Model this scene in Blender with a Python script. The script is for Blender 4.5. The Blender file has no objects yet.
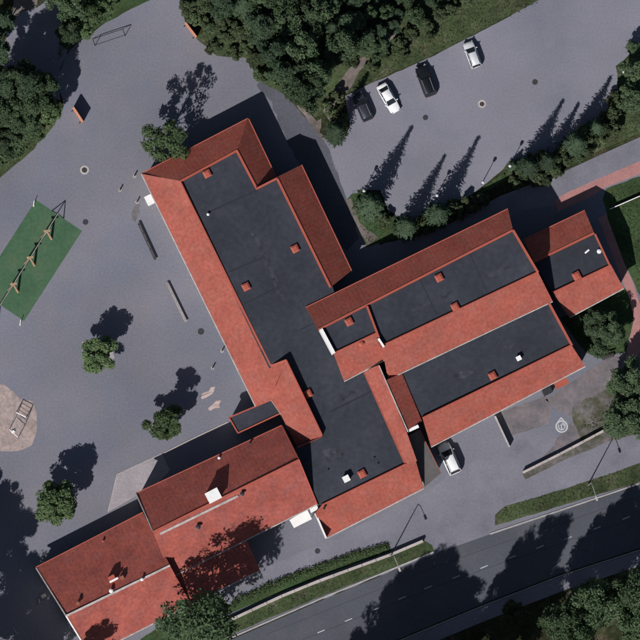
import bpy, math, random
import numpy as np
from mathutils import Vector, Matrix
R_ = math.radians
random.seed(7)
scene = bpy.context.scene
COL = scene.collection

# ------------------------------------------------------------------ camera, world, sun, exposure
S = 0.15                                   # metres per photo pixel
CAM = Vector((-57.0, -80.0, 1500.0)); TGT = Vector((0, 0, 0))
zc = (CAM - TGT).normalized(); DIST = (CAM - TGT).length
yc = (Vector((0, 1, 0)) - zc * zc.y).normalized(); xc = yc.cross(zc)
cd = bpy.data.cameras.new("camera"); cam = bpy.data.objects.new("camera", cd); COL.objects.link(cam)
cam.matrix_world = Matrix(((xc.x, yc.x, zc.x, CAM.x), (xc.y, yc.y, zc.y, CAM.y), (xc.z, yc.z, zc.z, CAM.z), (0, 0, 0, 1)))
cd.sensor_width = 36; cd.lens = 36 * DIST / (640 * S); cd.clip_start = 10; cd.clip_end = 6000
scene.camera = cam
SUN_AZ, SUN_EL = 208.0, 45.0
w = bpy.data.worlds.new("World"); scene.world = w; w.use_nodes = True
nt = w.node_tree; bg = nt.nodes['Background']
sky = nt.nodes.new('ShaderNodeTexSky'); sky.sky_type = 'NISHITA'; sky.sun_disc = False
sky.sun_elevation = R_(SUN_EL); sky.sun_rotation = R_(SUN_AZ)
nt.links.new(sky.outputs[0], bg.inputs[0]); bg.inputs[1].default_value = 0.05
sl = bpy.data.lights.new("sun", 'SUN'); sl.energy = 5.0; sl.angle = R_(0.5); sl.color = (1.0, 0.97, 0.955)
so = bpy.data.objects.new("sun", sl); COL.objects.link(so)
a, e = R_(SUN_AZ), R_(SUN_EL)
so.rotation_euler = Vector((math.sin(a) * math.cos(e), math.cos(a) * math.cos(e), math.sin(e))).to_track_quat('Z', 'Y').to_euler()
so.location = (0, 0, 60)
scene.view_settings.view_transform = 'Standard'; scene.view_settings.look = 'None'
scene.view_settings.exposure = -0.12; scene.view_settings.gamma = 1
scene.view_settings.use_curve_mapping = False

def P(px, py, z=0.0):
    d = xc * ((px - 320) * S) + yc * ((320 - py) * S) - zc * DIST
    t = (z - CAM.z) / d.z
    return CAM + d * t
def ang(a, b):
    p, q = P(*a), P(*b); return math.atan2(q.y - p.y, q.x - p.x)

# ------------------------------------------------------------------ materials
def mat(name, col, rough=0.85, var=0.25, scale=3.0, big=0.12, bigscale=0.12, bump=0.0, metal=0.0, spec=0.3, tint=None):
    m = bpy.data.materials.new(name); m.use_nodes = True
    n, l = m.node_tree.nodes, m.node_tree.links
    b = n['Principled BSDF']; b.inputs['Roughness'].default_value = rough; b.inputs['Metallic'].default_value = metal
    b.inputs['Specular IOR Level'].default_value = spec
    if var == 0 and big == 0:
        b.inputs['Base Color'].default_value = (*col, 1); return m
    g = n.new('ShaderNodeNewGeometry')
    n1 = n.new('ShaderNodeTexNoise'); n1.inputs['Scale'].default_value = scale; n1.inputs['Detail'].default_value = 5; n1.inputs['Roughness'].default_value = .65
    n2 = n.new('ShaderNodeTexNoise'); n2.inputs['Scale'].default_value = bigscale; n2.inputs['Detail'].default_value = 4
    l.new(g.outputs['Position'], n1.inputs['Vector']); l.new(g.outputs['Position'], n2.inputs['Vector'])
    r1 = n.new('ShaderNodeMapRange'); r1.inputs[1].default_value = .3; r1.inputs[2].default_value = .7; r1.inputs[3].default_value = 1 - var; r1.inputs[4].default_value = 1 + var
    r2 = n.new('ShaderNodeMapRange'); r2.inputs[1].default_value = .3; r2.inputs[2].default_value = .7; r2.inputs[3].default_value = 1 - big; r2.inputs[4].default_value = 1 + big
    l.new(n1.outputs[0], r1.inputs[0]); l.new(n2.outputs[0], r2.inputs[0])
    mu = n.new('ShaderNodeMath'); mu.operation = 'MULTIPLY'; l.new(r1.outputs[0], mu.inputs[0]); l.new(r2.outputs[0], mu.inputs[1])
    vm = n.new('ShaderNodeVectorMath'); vm.operation = 'SCALE'
    if tint:
        mx = n.new('ShaderNodeMix'); mx.data_type = 'RGBA'
        n3 = n.new('ShaderNodeTexNoise'); n3.inputs['Scale'].default_value = tint[1]; n3.inputs['Detail'].default_value = 6; n3.inputs['Roughness'].default_value = .6
        l.new(g.outputs['Position'], n3.inputs['Vector'])
        r3 = n.new('ShaderNodeMapRange'); r3.inputs[1].default_value = tint[2]; r3.inputs[2].default_value = tint[3]
        l.new(n3.outputs[0], r3.inputs[0]); l.new(r3.outputs[0], mx.inputs[0])
        mx.inputs[6].default_value = (*col, 1); mx.inputs[7].default_value = (*tint[0], 1)
        l.new(mx.outputs[2], vm.inputs[0])
    else:
        vm.inputs[0].default_value = col
    l.new(mu.outputs[0], vm.inputs['Scale']); l.new(vm.outputs[0], b.inputs['Base Color'])
    if bump:
        bp = n.new('ShaderNodeBump'); bp.inputs['Strength'].default_value = bump; bp.inputs['Distance'].default_value = .05
        l.new(n1.outputs[0], bp.inputs['Height']); l.new(bp.outputs[0], b.inputs['Normal'])
    return m

def leafmat(name, c1, c2, trans=0.18):
    m = bpy.data.materials.new(name); m.use_nodes = True
    n, l = m.node_tree.nodes, m.node_tree.links
    b = n['Principled BSDF']; b.inputs['Roughness'].default_value = .7; b.inputs['Specular IOR Level'].default_value = .2
    g = n.new('ShaderNodeNewGeometry'); oi = n.new('ShaderNodeObjectInfo')
    nz = n.new('ShaderNodeTexNoise'); nz.inputs['Scale'].default_value = 1.1; nz.inputs['Detail'].default_value = 5; nz.inputs['Roughness'].default_value = .7
    l.new(g.outputs['Position'], nz.inputs['Vector'])
    mr = n.new('ShaderNodeMapRange'); mr.inputs[1].default_value = .35; mr.inputs[2].default_value = .65; l.new(nz.outputs[0], mr.inputs[0])
    mx = n.new('ShaderNodeMix'); mx.data_type = 'RGBA'; mx.inputs[6].default_value = (*c1, 1); mx.inputs[7].default_value = (*c2, 1)
    l.new(mr.outputs[0], mx.inputs[0])
    r2 = n.new('ShaderNodeMapRange'); r2.inputs[3].default_value = .66; r2.inputs[4].default_value = 1.34; l.new(oi.outputs['Random'], r2.inputs[0])
    vm = n.new('ShaderNodeVectorMath'); vm.operation = 'SCALE'; l.new(mx.outputs[2], vm.inputs[0]); l.new(r2.outputs[0], vm.inputs['Scale'])
    l.new(vm.outputs[0], b.inputs['Base Color'])
    t = n.new('ShaderNodeBsdfTranslucent'); l.new(vm.outputs[0], t.inputs['Color'])
    ms = n.new('ShaderNodeMixShader'); ms.inputs[0].default_value = trans
    l.new(b.outputs[0], ms.inputs[1]); l.new(t.outputs[0], ms.inputs[2]); l.new(ms.outputs[0], n['Material Output'].inputs['Surface'])
    return m

M = {}
M['yard'] = mat('yard_asphalt', (.152, .158, .195), .9, .13, 3.2, .15, .05, .15, tint=((.178, .170, .192), .09, .40, .66))
M['parking'] = mat('parking_asphalt', (.190, .188, .222), .9, .11, 3.2, .10, .07, .12, tint=((.164, .168, .208), .10, .5, .7))
M['road'] = mat('road_asphalt', (.073, .078, .094), .88, .13, 3.0, .14, .10, .12, tint=((.088, .088, .102), .25, .5, .7))
M['pathasphalt'] = mat('path_asphalt', (.178, .175, .206), .9, .12, 3.0, .12, .15, .12, tint=((.142, .143, .17), .25, .48, .7))
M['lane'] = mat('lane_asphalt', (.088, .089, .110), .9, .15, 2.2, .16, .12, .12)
M['soil'] = mat('bare_soil', (.165, .142, .150), .95, .2, 1.5, .18, .25, .3, tint=((.12, .115, .125), .3, .45, .65))
M['dirt'] = mat('dry_dirt', (.15, .125, .112), .95, .3, 1.6, .3, .3, .3)
M['patchy'] = mat('patchy_lawn', (.075, .076, .052), .95, .3, 1.8, .25, .3, .4, spec=.1, tint=((.15, .135, .135), .4, .42, .62))
M['sand'] = mat('play_sand', (.340, .268, .245), .95, .3, 1.8, .18, .4, .3, tint=((.275, .228, .222), .5, .45, .7))
M['grass'] = mat('lawn_grass', (.050, .068, .031), .95, .45, 2.2, .35, .22, .6, spec=.1, tint=((.090, .084, .054), .35, .52, .72))
M['lush'] = mat('lush_lawn', (.040, .068, .028), .95, .4, 2.2, .3, .22, .6, spec=.1, tint=((.055, .06, .025), .4, .5, .75))
M['forest'] = mat('forest_floor', (.030, .036, .016), .95, .5, 1.6, .4, .2, .6, spec=.1, tint=((.12, .085, .065), .22, .56, .7))
M['turf'] = mat('synthetic_turf', (.058, .118, .066), .95, .15, 2, .14, .3, .3, spec=.1, tint=((.068, .108, .062), .3, .48, .68))
M['redpath'] = mat('red_paving', (.36, .175, .165), .9, .14, 3, .12, .5, .1)
M['pad'] = mat('concrete_slab', (.30, .272, .285), .9, .16, 2.5, .12, .4, .1)
M['concrete'] = mat('pale_concrete', (.40, .355, .33), .9, .15, 3, .12, .5, .1)
M['kerb'] = mat('granite_kerb', (.34, .32, .315), .9, .18, 3, .12, .5)
M['roof'] = mat('red_roof_sheet', (.312, .080, .057), .75, .21, 2.0, .12, .3, .05, spec=.2, tint=((.290, .094, .072), .5, .42, .70))
M['roofold'] = mat('weathered_red_roof', (.312, .082, .062), .8, .24, 2.0, .16, .35, .06, spec=.2, tint=((.262, .084, .073), .6, .45, .7))
M['trim'] = mat('red_trim', (.36, .085, .055), .6, .08, 2, .06, .4)
M['felt'] = mat('bitumen_felt', (.0265, .0300, .0420), .75, .22, 1.2, .20, .12, .1, spec=.3, tint=((.037, .040, .052), .22, .48, .75))
M['feltdark'] = mat('felt_seam_tar', (.020, .022, .030), .8, .1, 2, .1, .3)
M['dust'] = mat('dust_streak', (.037, .039, .050), .9, .35, 1.2, .3, .6)
M['greyroof'] = mat('grey_metal_roof', (.10, .092, .090), .7, .12, 1.2, .1, .3)
M['plaster'] = mat('pale_plaster', (.48, .44, .40), .9, .06, 2, .06, .3)
M['brick'] = mat('red_brick_wall', (.24, .09, .065), .9, .15, 6, .1, .5)
M['white'] = mat('white_paint', (.78, .77, .75), .6, .05, 2, .04, .5)
M['gutter'] = mat('pale_gutter', (.42, .38, .36), .6, .2, 2, .2, .6)
M['glass'] = mat('window_glass', (.02, .025, .03), .12, 0, 1, 0, spec=.6)
M['darkmetal'] = mat('dark_metal', (.03, .03, .035), .5, .1, 3, 0)
M['steel'] = mat('galvanised_steel', (.45, .45, .46), .45, .1, 3, 0, metal=.6)
M['tanwood'] = mat('tan_wood', (.36, .24, .15), .8, .2, 4, .1)
M['greywood'] = mat('grey_weathered_wood', (.30, .27, .25), .85, .2, 4, .1)
M['darkwood'] = mat('dark_stained_wood', (.05, .042, .04), .8, .2, 4, .1)
M['orange'] = mat('orange_board', (.56, .24, .15), .7, .1, 2, .05)
M['tanpaint'] = mat('worn_tan_paint', (.44, .34, .315), .9, .25, 3, .2, 1.0)
M['whitepaint'] = mat('white_road_paint', (.46, .46, .48), .85, .4, 6, .1)
M['iron'] = mat('cast_iron', (.035, .035, .04), .6, .15, 5, 0)
M['bark'] = mat('tree_bark', (.09, .07, .055), .95, .3, 5, .1)
M['rubber'] = mat('black_rubber', (.015, .015, .016), .8, 0, 1, 0)
M['rim'] = mat('alloy_rim', (.4, .4, .42), .35, 0, 1, 0, metal=.8)
M['carwhite'] = mat('white_car_paint', (.80, .80, .80), .3, 0, 1, 0, spec=.5)
M['carsilver'] = mat('silver_car_paint', (.74, .75, .76), .32, 0, 1, 0, metal=.25)
M['carblack'] = mat('black_car_paint', (.010, .011, .014), .22, 0, 1, 0, spec=.5)
M['cardark'] = mat('dark_grey_car_paint', (.03, .034, .045), .3, 0, 1, 0, spec=.5)
M['lampred'] = mat('red_lens', (.35, .02, .02), .3, 0, 1, 0)
M['lampclear'] = mat('clear_lens', (.22, .22, .23), .15, 0, 1, 0)
M['globe'] = mat('opal_globe', (.55, .55, .55), .4, 0, 1, 0)
M['leafA'] = leafmat('broad_leaf_green', (.066, .112, .055), (.115, .168, .084), .32)
M['leafB'] = leafmat('dark_broad_leaf', (.056, .092, .047), (.098, .140, .072), .32)
M['leafC'] = leafmat('needle_green', (.034, .060, .032), (.062, .096, .053), .22)
M['leafD'] = leafmat('olive_shrub_leaf', (.056, .082, .038), (.098, .126, .062), .25)
M['leafY'] = leafmat('bright_leaf', (.080, .128, .054), (.135, .190, .086), .3)

# ------------------------------------------------------------------ mesh helpers
class MB:
    def __init__(s): s.v, s.f = [], []
    def add(s, vs, fs):
        o = len(s.v); s.v += [tuple(v) for v in vs]; s.f += [tuple(i + o for i in f) for f in fs]; return s
    def prism(s, top, bot):
        n = len(top)
        fs = [tuple(range(n)), tuple(range(2 * n - 1, n - 1, -1))]
        fs += [(i, n + i, n + (i + 1) % n, (i + 1) % n) for i in range(n)]
        return s.add(list(top) + list(bot), fs)
    def box(s, c, size, rz=0, taper=1.0):
        x, y, z = size[0] / 2, size[1] / 2, size[2] / 2; ca, sa = math.cos(rz), math.sin(rz)
        def q(a, b, h): return (c[0] + a * ca - b * sa, c[1] + a * sa + b * ca, c[2] + h)
        t = taper
        return s.prism([q(-x * t, -y * t, z), q(x * t, -y * t, z), q(x * t, y * t, z), q(-x * t, y * t, z)],
                       [q(-x, -y, -z), q(x, -y, -z), q(x, y, -z), q(-x, y, -z)])
    def beam(s, a, b, wd, h):               # horizontal-ish bar between two points, centred
        a, b = Vector(a), Vector(b); d = (b - a); n = Vector((-d.y, d.x, 0)).normalized() * wd / 2; u = Vector((0, 0, h / 2))
        return s.prism([a + n + u, a - n + u, b - n + u, b + n + u], [a + n - u, a - n - u, b - n - u, b + n - u])
    def tube(s, a, b, r0, r1=None, n=8):
        a, b = Vector(a), Vector(b); r1 = r0 if r1 is None else r1
        q = (b - a).to_track_quat('Z', 'Y'); vs = []
        for p, r in ((a, r0), (b, r1)):
            for i in range(n):
                t = 2 * math.pi * i / n; vs.append(p + q @ Vector((math.cos(t) * r, math.sin(t) * r, 0)))
        fs = [(i, (i + 1) % n, n + (i + 1) % n, n + i) for i in range(n)] + [tuple(range(n - 1, -1, -1)), tuple(range(n, 2 * n))]
        return s.add(vs, fs)
    def disc(s, c, r, h, n=16, r2=None):
        return s.tube((c[0], c[1], c[2]), (c[0], c[1], c[2] + h), r, r2 if r2 is not None else r, n)
    def ring(s, c, r0, r1, h, n=24, a0=0, a1=2 * math.pi):
        vs, fs = [], []; full = abs(a1 - a0 - 2 * math.pi) < 1e-6; k = n if full else n + 1
        for i in range(k):
            t = a0 + (a1 - a0) * i / n; cx, sx = math.cos(t), math.sin(t)
            vs += [(c[0] + cx * r0, c[1] + sx * r0, c[2] + h), (c[0] + cx * r1, c[1] + sx * r1, c[2] + h),
                   (c[0] + cx * r1, c[1] + sx * r1, c[2]), (c[0] + cx * r0, c[1] + sx * r0, c[2])]
        for i in range(n):
            p, q = 4 * i, 4 * ((i + 1) % k)
            for j in range(4): fs.append((p + j, q + j, q + (j + 1) % 4, p + (j + 1) % 4)[::-1])
        return s.add(vs, fs)
    def sphere(s, c, r, n=12, m=8, sz=1.0):
        vs = [(c[0], c[1], c[2] + r * sz)]; fs = []
        for j in range(1, m):
            p = math.pi * j / m
            for i in range(n):
                t = 2 * math.pi * i / n; vs.append((c[0] + r * math.sin(p) * math.cos(t), c[1] + r * math.sin(p) * math.sin(t), c[2] + r * sz * math.cos(p)))
        vs.append((c[0], c[1], c[2] - r * sz)); L = len(vs) - 1
        for i in range(n):
            fs.append((0, 1 + i, 1 + (i + 1) % n)); fs.append((L, L - n + (i + 1) % n, L - n + i))
            for j in range(m - 2):
                a0 = 1 + j * n; fs.append((a0 + i, a0 + n + i, a0 + n + (i + 1) % n, a0 + (i + 1) % n))
        return s.add(vs, fs)
    def mesh(s, name, material, smooth=False):
        me = bpy.data.meshes.new(name); me.from_pydata(s.v, [], s.f)
        me.materials.append(material)
        if smooth: me.polygons.foreach_set('use_smooth', [True] * len(me.polygons))
        me.validate(); me.update()
        bpy_fix(me)
        return me
    def build(s, name, material, parent=None, base=None, smooth=False):
        if base is None and parent is not None: base = world_loc(parent)
        if base is not None: s.v = [(v[0] - base[0], v[1] - base[1], v[2] - base[2]) for v in s.v]
        o = bpy.data.objects.new(name, s.mesh(name, material, smooth)); COL.objects.link(o)
        if parent is not None: o.parent = parent
        elif base is not None: o.location = base
        return o
import bmesh
def bpy_fix(me):
    bm = bmesh.new(); bm.from_mesh(me); bmesh.ops.recalc_face_normals(bm, faces=bm.faces); bm.to_mesh(me); bm.free()
def world_loc(o):
    p = Vector(o.location); q = o.parent
    while q is not None: p = p + Vector(q.location); q = q.parent
    return p
def tag(o, label=None, cat=None, group=None, kind=None):
    if label: o['label'] = label
    if cat: o['category'] = cat
    if group: o['group'] = group
    if kind: o['kind'] = kind
    return o
def thing(name, label, cat, loc, rz=0, group=None):
    o = bpy.data.objects.new(name, None); COL.objects.link(o); o.location = loc; o.rotation_euler = (0, 0, rz)
    o.empty_display_size = .3
    return tag(o, label, cat, group)
def part(name, me, parent, loc=(0, 0, 0), rz=0):
    o = bpy.data.objects.new(name, me); COL.objects.link(o); o.parent = parent; o.location = loc; o.rotation_euler = (0, 0, rz); return o
def copy_thing(root, loc, rz=0, label=None, scale=None):
    r = root.copy(); COL.objects.link(r); r.location = loc; r.rotation_euler = (0, 0, rz)
    if scale: r.scale = scale
    if label: r['label'] = label
    for ch in root.children:
        c = ch.copy(); COL.objects.link(c); c.parent = r
        for g in ch.children:
            d = g.copy(); COL.objects.link(d); d.parent = c
    return r

# 2-D polygon tools
def area2(p): return sum(p[i][0] * p[(i + 1) % len(p)][1] - p[(i + 1) % len(p)][0] * p[i][1] for i in range(len(p))) / 2
def inset(p, ds):                              # CCW polygon, per-edge inward distance
    n = len(p); lines = []
    for i in range(n):
        a, b = Vector(p[i][:2]), Vector(p[(i + 1) % n][:2]); d = (b - a).normalized(); nn = Vector((-d.y, d.x))
        lines.append((a + nn * ds[i], d))
    out = []
    for i in range(n):
        (a, d), (b, e_) = lines[i - 1], lines[i]
        den = d.x * e_.y - d.y * e_.x
        if abs(den) < 1e-3: out.append(b.copy()); continue
        t = ((b.x - a.x) * e_.y - (b.y - a.y) * e_.x) / den; out.append(a + d * t)
    return out
def clip_line(poly, o, d):                    # intervals of line o+t*d inside polygon
    ts = []
    n = len(poly)
    for i in range(n):
        a, b = poly[i], poly[(i + 1) % n]
        ex, ey = b[0] - a[0], b[1] - a[1]; den = d[0] * ey - d[1] * ex
        if abs(den) < 1e-9: continue
        t = ((a[0] - o[0]) * ey - (a[1] - o[1]) * ex) / den; u = ((a[0] - o[0]) * d[1] - (a[1] - o[1]) * d[0]) / den
        if 0 <= u < 1: ts.append(t)
    ts.sort(); return [(ts[i], ts[i + 1]) for i in range(0, len(ts) - 1, 2)]
def inside(poly, x, y):
    c = False; n = len(poly); j = n - 1
    for i in range(n):
        if (poly[i][1] > y) != (poly[j][1] > y) and x < (poly[j][0] - poly[i][0]) * (y - poly[i][1]) / (poly[j][1] - poly[i][1]) + poly[i][0]: c = not c
        j = i
    return c

# ------------------------------------------------------------------ ground sheets
def wobble(pts, amt, step=1.2, seed=0):
    rnd = random.Random(seed); out = []
    n = len(pts)
    for i in range(n):
        a, b = Vector(pts[i]), Vector(pts[(i + 1) % n]); L = (b - a).length; k = max(1, int(L / step))
        for j in range(k):
            p = a.lerp(b, j / k); out.append(p + Vector((rnd.uniform(-amt, amt), rnd.uniform(-amt, amt))))
    return out
def sheet(name, px, z, m, wob=0.0, seed=0, label=None):
    p = [P(x, y, z) for x, y in px]; p2 = [(q.x, q.y) for q in p]
    if wob: p2 = wobble(p2, wob, 1.0, seed)
    mb = MB(); mb.add([(q[0], q[1], z) for q in p2], [tuple(range(len(p2)))])
    o = mb.build(name, m); o['kind'] = 'structure'
    if o.data.polygons[0].normal.z < 0: o.data.flip_normals()
    if label: o['label'] = label
    return o
mb = MB(); mb.add([(-900, -900, -.06), (900, -900, -.06), (900, 900, -.06), (-900, 900, -.06)], [(0, 1, 2, 3)])
mb.build('ground', M['forest'])['kind'] = 'structure'
# school yard, one big asphalt sheet, then what lies on it
sheet('school_yard', [(-60, 260), (-60, 720), (215, 655), (225, 640), (320, 600), (455, 546), (488, 538), (640, 483), (720, 455), (720, 120), (640, 160), (560, 184), (480, 215), (380, 245), (340, 150), (308, 122), (285, 92), (258, 78), (247, 55), (215, 53), (195, 36), (185, 22), (172, -40), (160, -10), (100, 27), (70, 50), (55, 75), (64, 105), (54, 125), (20, 160), (-60, 200)], 0.0, M['yard'], .12, 1)
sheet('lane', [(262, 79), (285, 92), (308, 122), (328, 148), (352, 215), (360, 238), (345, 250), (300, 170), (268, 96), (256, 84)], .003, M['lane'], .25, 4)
sheet('parking_lot', [(330, 150), (334, 140), (350, 128), (345, 96), (365, 86), (427, 59), (480, 32), (550, -6), (600, -30), (760, -60), (760, 20), (640, 44), (624, 60), (616, 66), (622, 92), (618, 110), (600, 125), (575, 140), (548, 160), (505, 168), (470, 196), (440, 208), (410, 222), (402, 220), (388, 210), (380, 190), (352, 190), (355, 215), (367, 246), (352, 215)], .004, M['parking'], .06, 2)
sheet('driveway', [(430, 490), (455, 470), (520, 440), (600, 436), (640, 432), (720, 420), (720, 440), (640, 466), (580, 484), (520, 497), (497, 512), (492, 527), (484, 538), (440, 551), (428, 533), (395, 540), (320, 566), (224, 606), (212, 590), (330, 540)], .004, M['pathasphalt'], .05, 3)
sheet('walkway', [(720, 110), (640, 137), (600, 155), (563, 172), (500, 196), (420, 240), (420, 256), (520, 210), (566, 204), (600, 186), (640, 160), (720, 130)], .008, M['pathasphalt'])
sheet('red_path', [(720, 140), (640, 161), (600, 178), (566, 193), (555, 200), (558, 212), (570, 206), (592, 196), (606, 187), (640, 174), (720, 150)], .012, M['redpath'])
sheet('red_path', [(598, 218), (606, 214), (625, 265), (634, 285), (640, 305), (652, 340), (634, 360), (626, 356), (634, 318), (630, 300), (620, 275)], .012, M['redpath'])
sheet('lawn', [(720, 158), (640, 176), (606, 189), (603, 200), (616, 248), (628, 270), (638, 292), (660, 330), (720, 330)], .010, M['lush'], .08, 5)
sheet('lawn', [(560, 318), (624, 288), (634, 300), (634, 318), (626, 352), (600, 358), (585, 352)], .010, M['lush'], .1, 6)
sheet('lawn', [(346, 200), (352, 193), (378, 192), (386, 211), (400, 222), (410, 224), (440, 210), (470, 198), (505, 172), (505, 180), (480, 196), (420, 232), (367, 247), (357, 226)], .010, M['lush'], .1, 7)
sheet('lawn', [(502, 172), (508, 163), (550, 154), (575, 138), (600, 122), (616, 106), (618, 68), (640, 48), (720, 20), (720, 106), (640, 133), (600, 150), (563, 166), (530, 180), (512, 184)], .010, M['grass'], .1, 8)
sheet('lawn', [(336, 108), (346, 94), (365, 85), (427, 58), (480, 31), (545, -4), (600, -30), (560, -60), (380, -60), (330, 40), (300, 95), (310, 120)], .008, M['grass'], .1, 9)
sheet('lawn', [(195, 37), (205, 30), (255, 30), (300, 95), (318, 124), (306, 116), (284, 94), (262, 82), (256, 76), (246, 58), (216, 56)], .008, M['grass'], .12, 10)
sheet('lawn', [(58, 74), (70, 48), (100, 25), (150, 0), (165, -16), (90, -30), (60, 20)], .008, M['lush'], .12, 11)
sheet('lawn', [(-30, 194), (0, 178), (24, 159), (54, 126), (63, 108), (30, 100), (-30, 140)], .008, M['grass'], .12, 12)
sheet('bare_ground', [(4, 46), (10, 22), (16, -10), (38, -10), (34, 18), (28, 34), (14, 40), (12, 66), (6, 66)], .004, M['dirt'], .2, 13)
sheet('bare_ground', [(10, 20), (62, -8), (66, 20), (60, 44), (68, 50), (56, 74), (60, 100), (40, 92), (16, 80), (2, 64)], .012, M['pathasphalt'], .3, 27)
sheet('bare_ground', [(322, 108), (332, 92), (352, 66), (372, 40), (392, 26), (400, 32), (380, 50), (360, 72), (346, 92), (336, 104), (330, 122)], .016, M['dirt'], .2, 14)
sheet('bare_ground', [(290, 100), (302, 104), (316, 122), (322, 118), (320, 132), (330, 142), (322, 140), (308, 120)], .016, M['dirt'], .15, 15)
sheet('bare_ground', [(346, 200), (351, 198), (360, 222), (378, 238), (368, 246), (358, 228)], .014, M['dirt'], .12, 16)
sheet('bare_ground', [(500, 412), (545, 396), (552, 408), (548, 424), (512, 436)], .006, M['soil'], .12, 17)
sheet('bare_ground', [(546, 400), (600, 362), (622, 355), (634, 360), (630, 385), (606, 400), (604, 426), (540, 462), (556, 440), (572, 420)], .006, M['soil'], .15, 18)
sheet('lawn', [(572, 408), (600, 392), (622, 380), (640, 372), (700, 360), (700, 426), (640, 432), (606, 436), (580, 444), (576, 430)], .010, M['patchy'], .3, 19)
sheet('lawn', [(522, 474), (608, 431), (640, 420), (660, 428), (610, 441), (560, 462), (526, 479)], .012, M['patchy'], .05, 20)
sheet('lawn', [(495, 526), (495, 515), (505, 506), (540, 496), (580, 484), (640, 463), (720, 440), (720, 457), (640, 482), (560, 506)], .012, M['grass'], .06, 21)
sheet('lawn', [(218, 641), (222, 622), (282, 597), (390, 556), (424, 540), (432, 545), (434, 551), (320, 597), (260, 622)], .012, M['grass'], .05, 22)
sheet('lawn', [(226, 606), (282, 580), (320, 564), (389, 543), (391, 551), (320, 577), (282, 592), (224, 616)], .012, M['lush'], .06, 23)
sheet('lawn', [(140, 640), (185, 611), (212, 592), (228, 604), (218, 640), (140, 700)], .012, M['lush'], .1, 24)
# road
sheet('road', [(-40, 762), (40, 720), (226, 642), (320, 601), (434, 554), (488, 535), (640, 485), (760, 446), (760, 505), (640, 548), (560, 574), (480, 605), (420, 630), (340, 664), (200, 724), (60, 800)], .008, M['road'])
sheet('pavement', [(760, 509), (640, 551), (560, 577), (480, 608), (420, 633), (340, 667), (340, 682), (420, 648), (480, 623), (560, 592), (640, 566), (760, 524)], .012, M['pathasphalt'])
def kerb(px, wd=.2, h=.12, m='kerb', name='kerb', z=0.0):
    mb = MB()
    for i in range(len(px) - 1):
        a, b = P(*px[i]), P(*px[i + 1]); a.z = b.z = z + h / 2; mb.beam(a, b, wd, h)
    o = mb.build(name, M[m]); o['kind'] = 'structure'; return o
kerb([(120, 684), (226, 640), (320, 599), (434, 552)], .24)
kerb([(490, 534), (560, 510.5), (640, 483.5), (760, 444)], .24)
kerb([(340, 666), (420, 632), (480, 607), (560, 576), (640, 550), (760, 508)], .16, .03)
mb = MB()
for x, y in [(265, 654), (293, 643), (321, 631.5), (348.5, 620), (376, 609), (402, 598), (428, 587.5), (456, 577), (484, 567), (512, 557), (540, 547), (568, 538), (597, 528), (626, 518)]:
    a, b = P(x - 3.6, y + 1.5), P(x + 3.6, y - 1.5); a.z = b.z = .014; mb.beam(a, b, .13, .004)
mb.build('road_marking', M['whitepaint'])['kind'] = 'structure'
M['joint'] = mat('asphalt_joint', (.045, .048, .058), .9, .2, 4, .1)
mb = MB()
for a_, b_ in (((266, 645), (434, 578)), ((434, 578), (486, 559)), ((486, 559), (640, 507))):
    for o_ in (-10.5, 9.5):
        a, b = P(a_[0], a_[1] + o_), P(b_[0], b_[1] + o_); a.z = b.z = .0115; mb.beam(a, b, .07, .003)
mb.build('road_joint', M['joint'])['kind'] = 'structure'
# paved pad, kerb line, sand pit, turf
sheet('paved_pad', [(117, 475), (162, 454), (170, 470), (150, 492), (136, 496), (108, 512)], .012, M['pad'])
kerb([(164, 453), (196, 437), (228, 422)], .16, .10, 'concrete')
kerb([(108, 512), (117, 474.5), (162, 453.5)], .12, .05, 'concrete')
sandp = [(-30, 388), (4, 384), (20, 398), (32, 401), (37, 412), (37, 432), (31, 446), (16, 452), (-30, 450)]
sheet('sand_pit', sandp, .008, M['sand'], .10, 31)
sheet('turf_pitch', [(36, 200), (82, 231), (24, 321), (-22, 290)], .010, M['turf'])
# worn paint on the asphalt
def blob(px, z, m, seed, name='painted_marking', wob=.13): return sheet(name, px, z, m, wob, seed)
blob([(199, 397), (204, 393), (209, 391), (211, 387), (215, 387), (214, 391), (212, 394), (207, 397), (202, 399), (200, 396)], .006, M['tanpaint'], 41, wob=.05)
blob([(208, 408), (213, 404), (216, 401), (221, 400), (219, 404), (220, 408), (215, 408), (210, 411), (208, 409)], .006, M['tanpaint'], 42, wob=.05)
blob([(132, 214), (135, 206), (139, 204), (140, 212), (136, 222), (133, 220)], .006, M['soil'], 43)
mb = MB(); c = P(125, 146, .006); mb.ring(c, 1.85, 1.95, .003, 40); mb.build('painted_marking', M['pathasphalt'])['kind'] = 'structure'
# white round figure painted at the south door
mb = MB(); c = P(561.7, 426.5, .012)
mb.ring(c, .72, .95, .004, 28); mb.ring(c, .42, .56, .004, 20, R_(150), R_(330)); mb.ring((c.x + .05, c.y + .08, c.z), .40, .54, .004, 14, R_(-40), R_(90))
mb.box((c.x - .02, c.y - .1, c.z + .003), (.16, .95, .004), R_(10)); mb.box((c.x + .25, c.y + .25, c.z + .004), (.5, .12, .004), R_(-35))
t = [(c.x - .62, c.y + .74, c.z + .0045), (c.x - .1, c.y + 1.45, c.z + .0045), (c.x + .5, c.y + .84, c.z + .0045), (c.x - .08, c.y + 1.1, c.z + .0045)]
mb.add(t, [(0, 3, 1), (3, 2, 1)])
mb.build('painted_marking', M['whitepaint'])['kind'] = 'structure'

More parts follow.
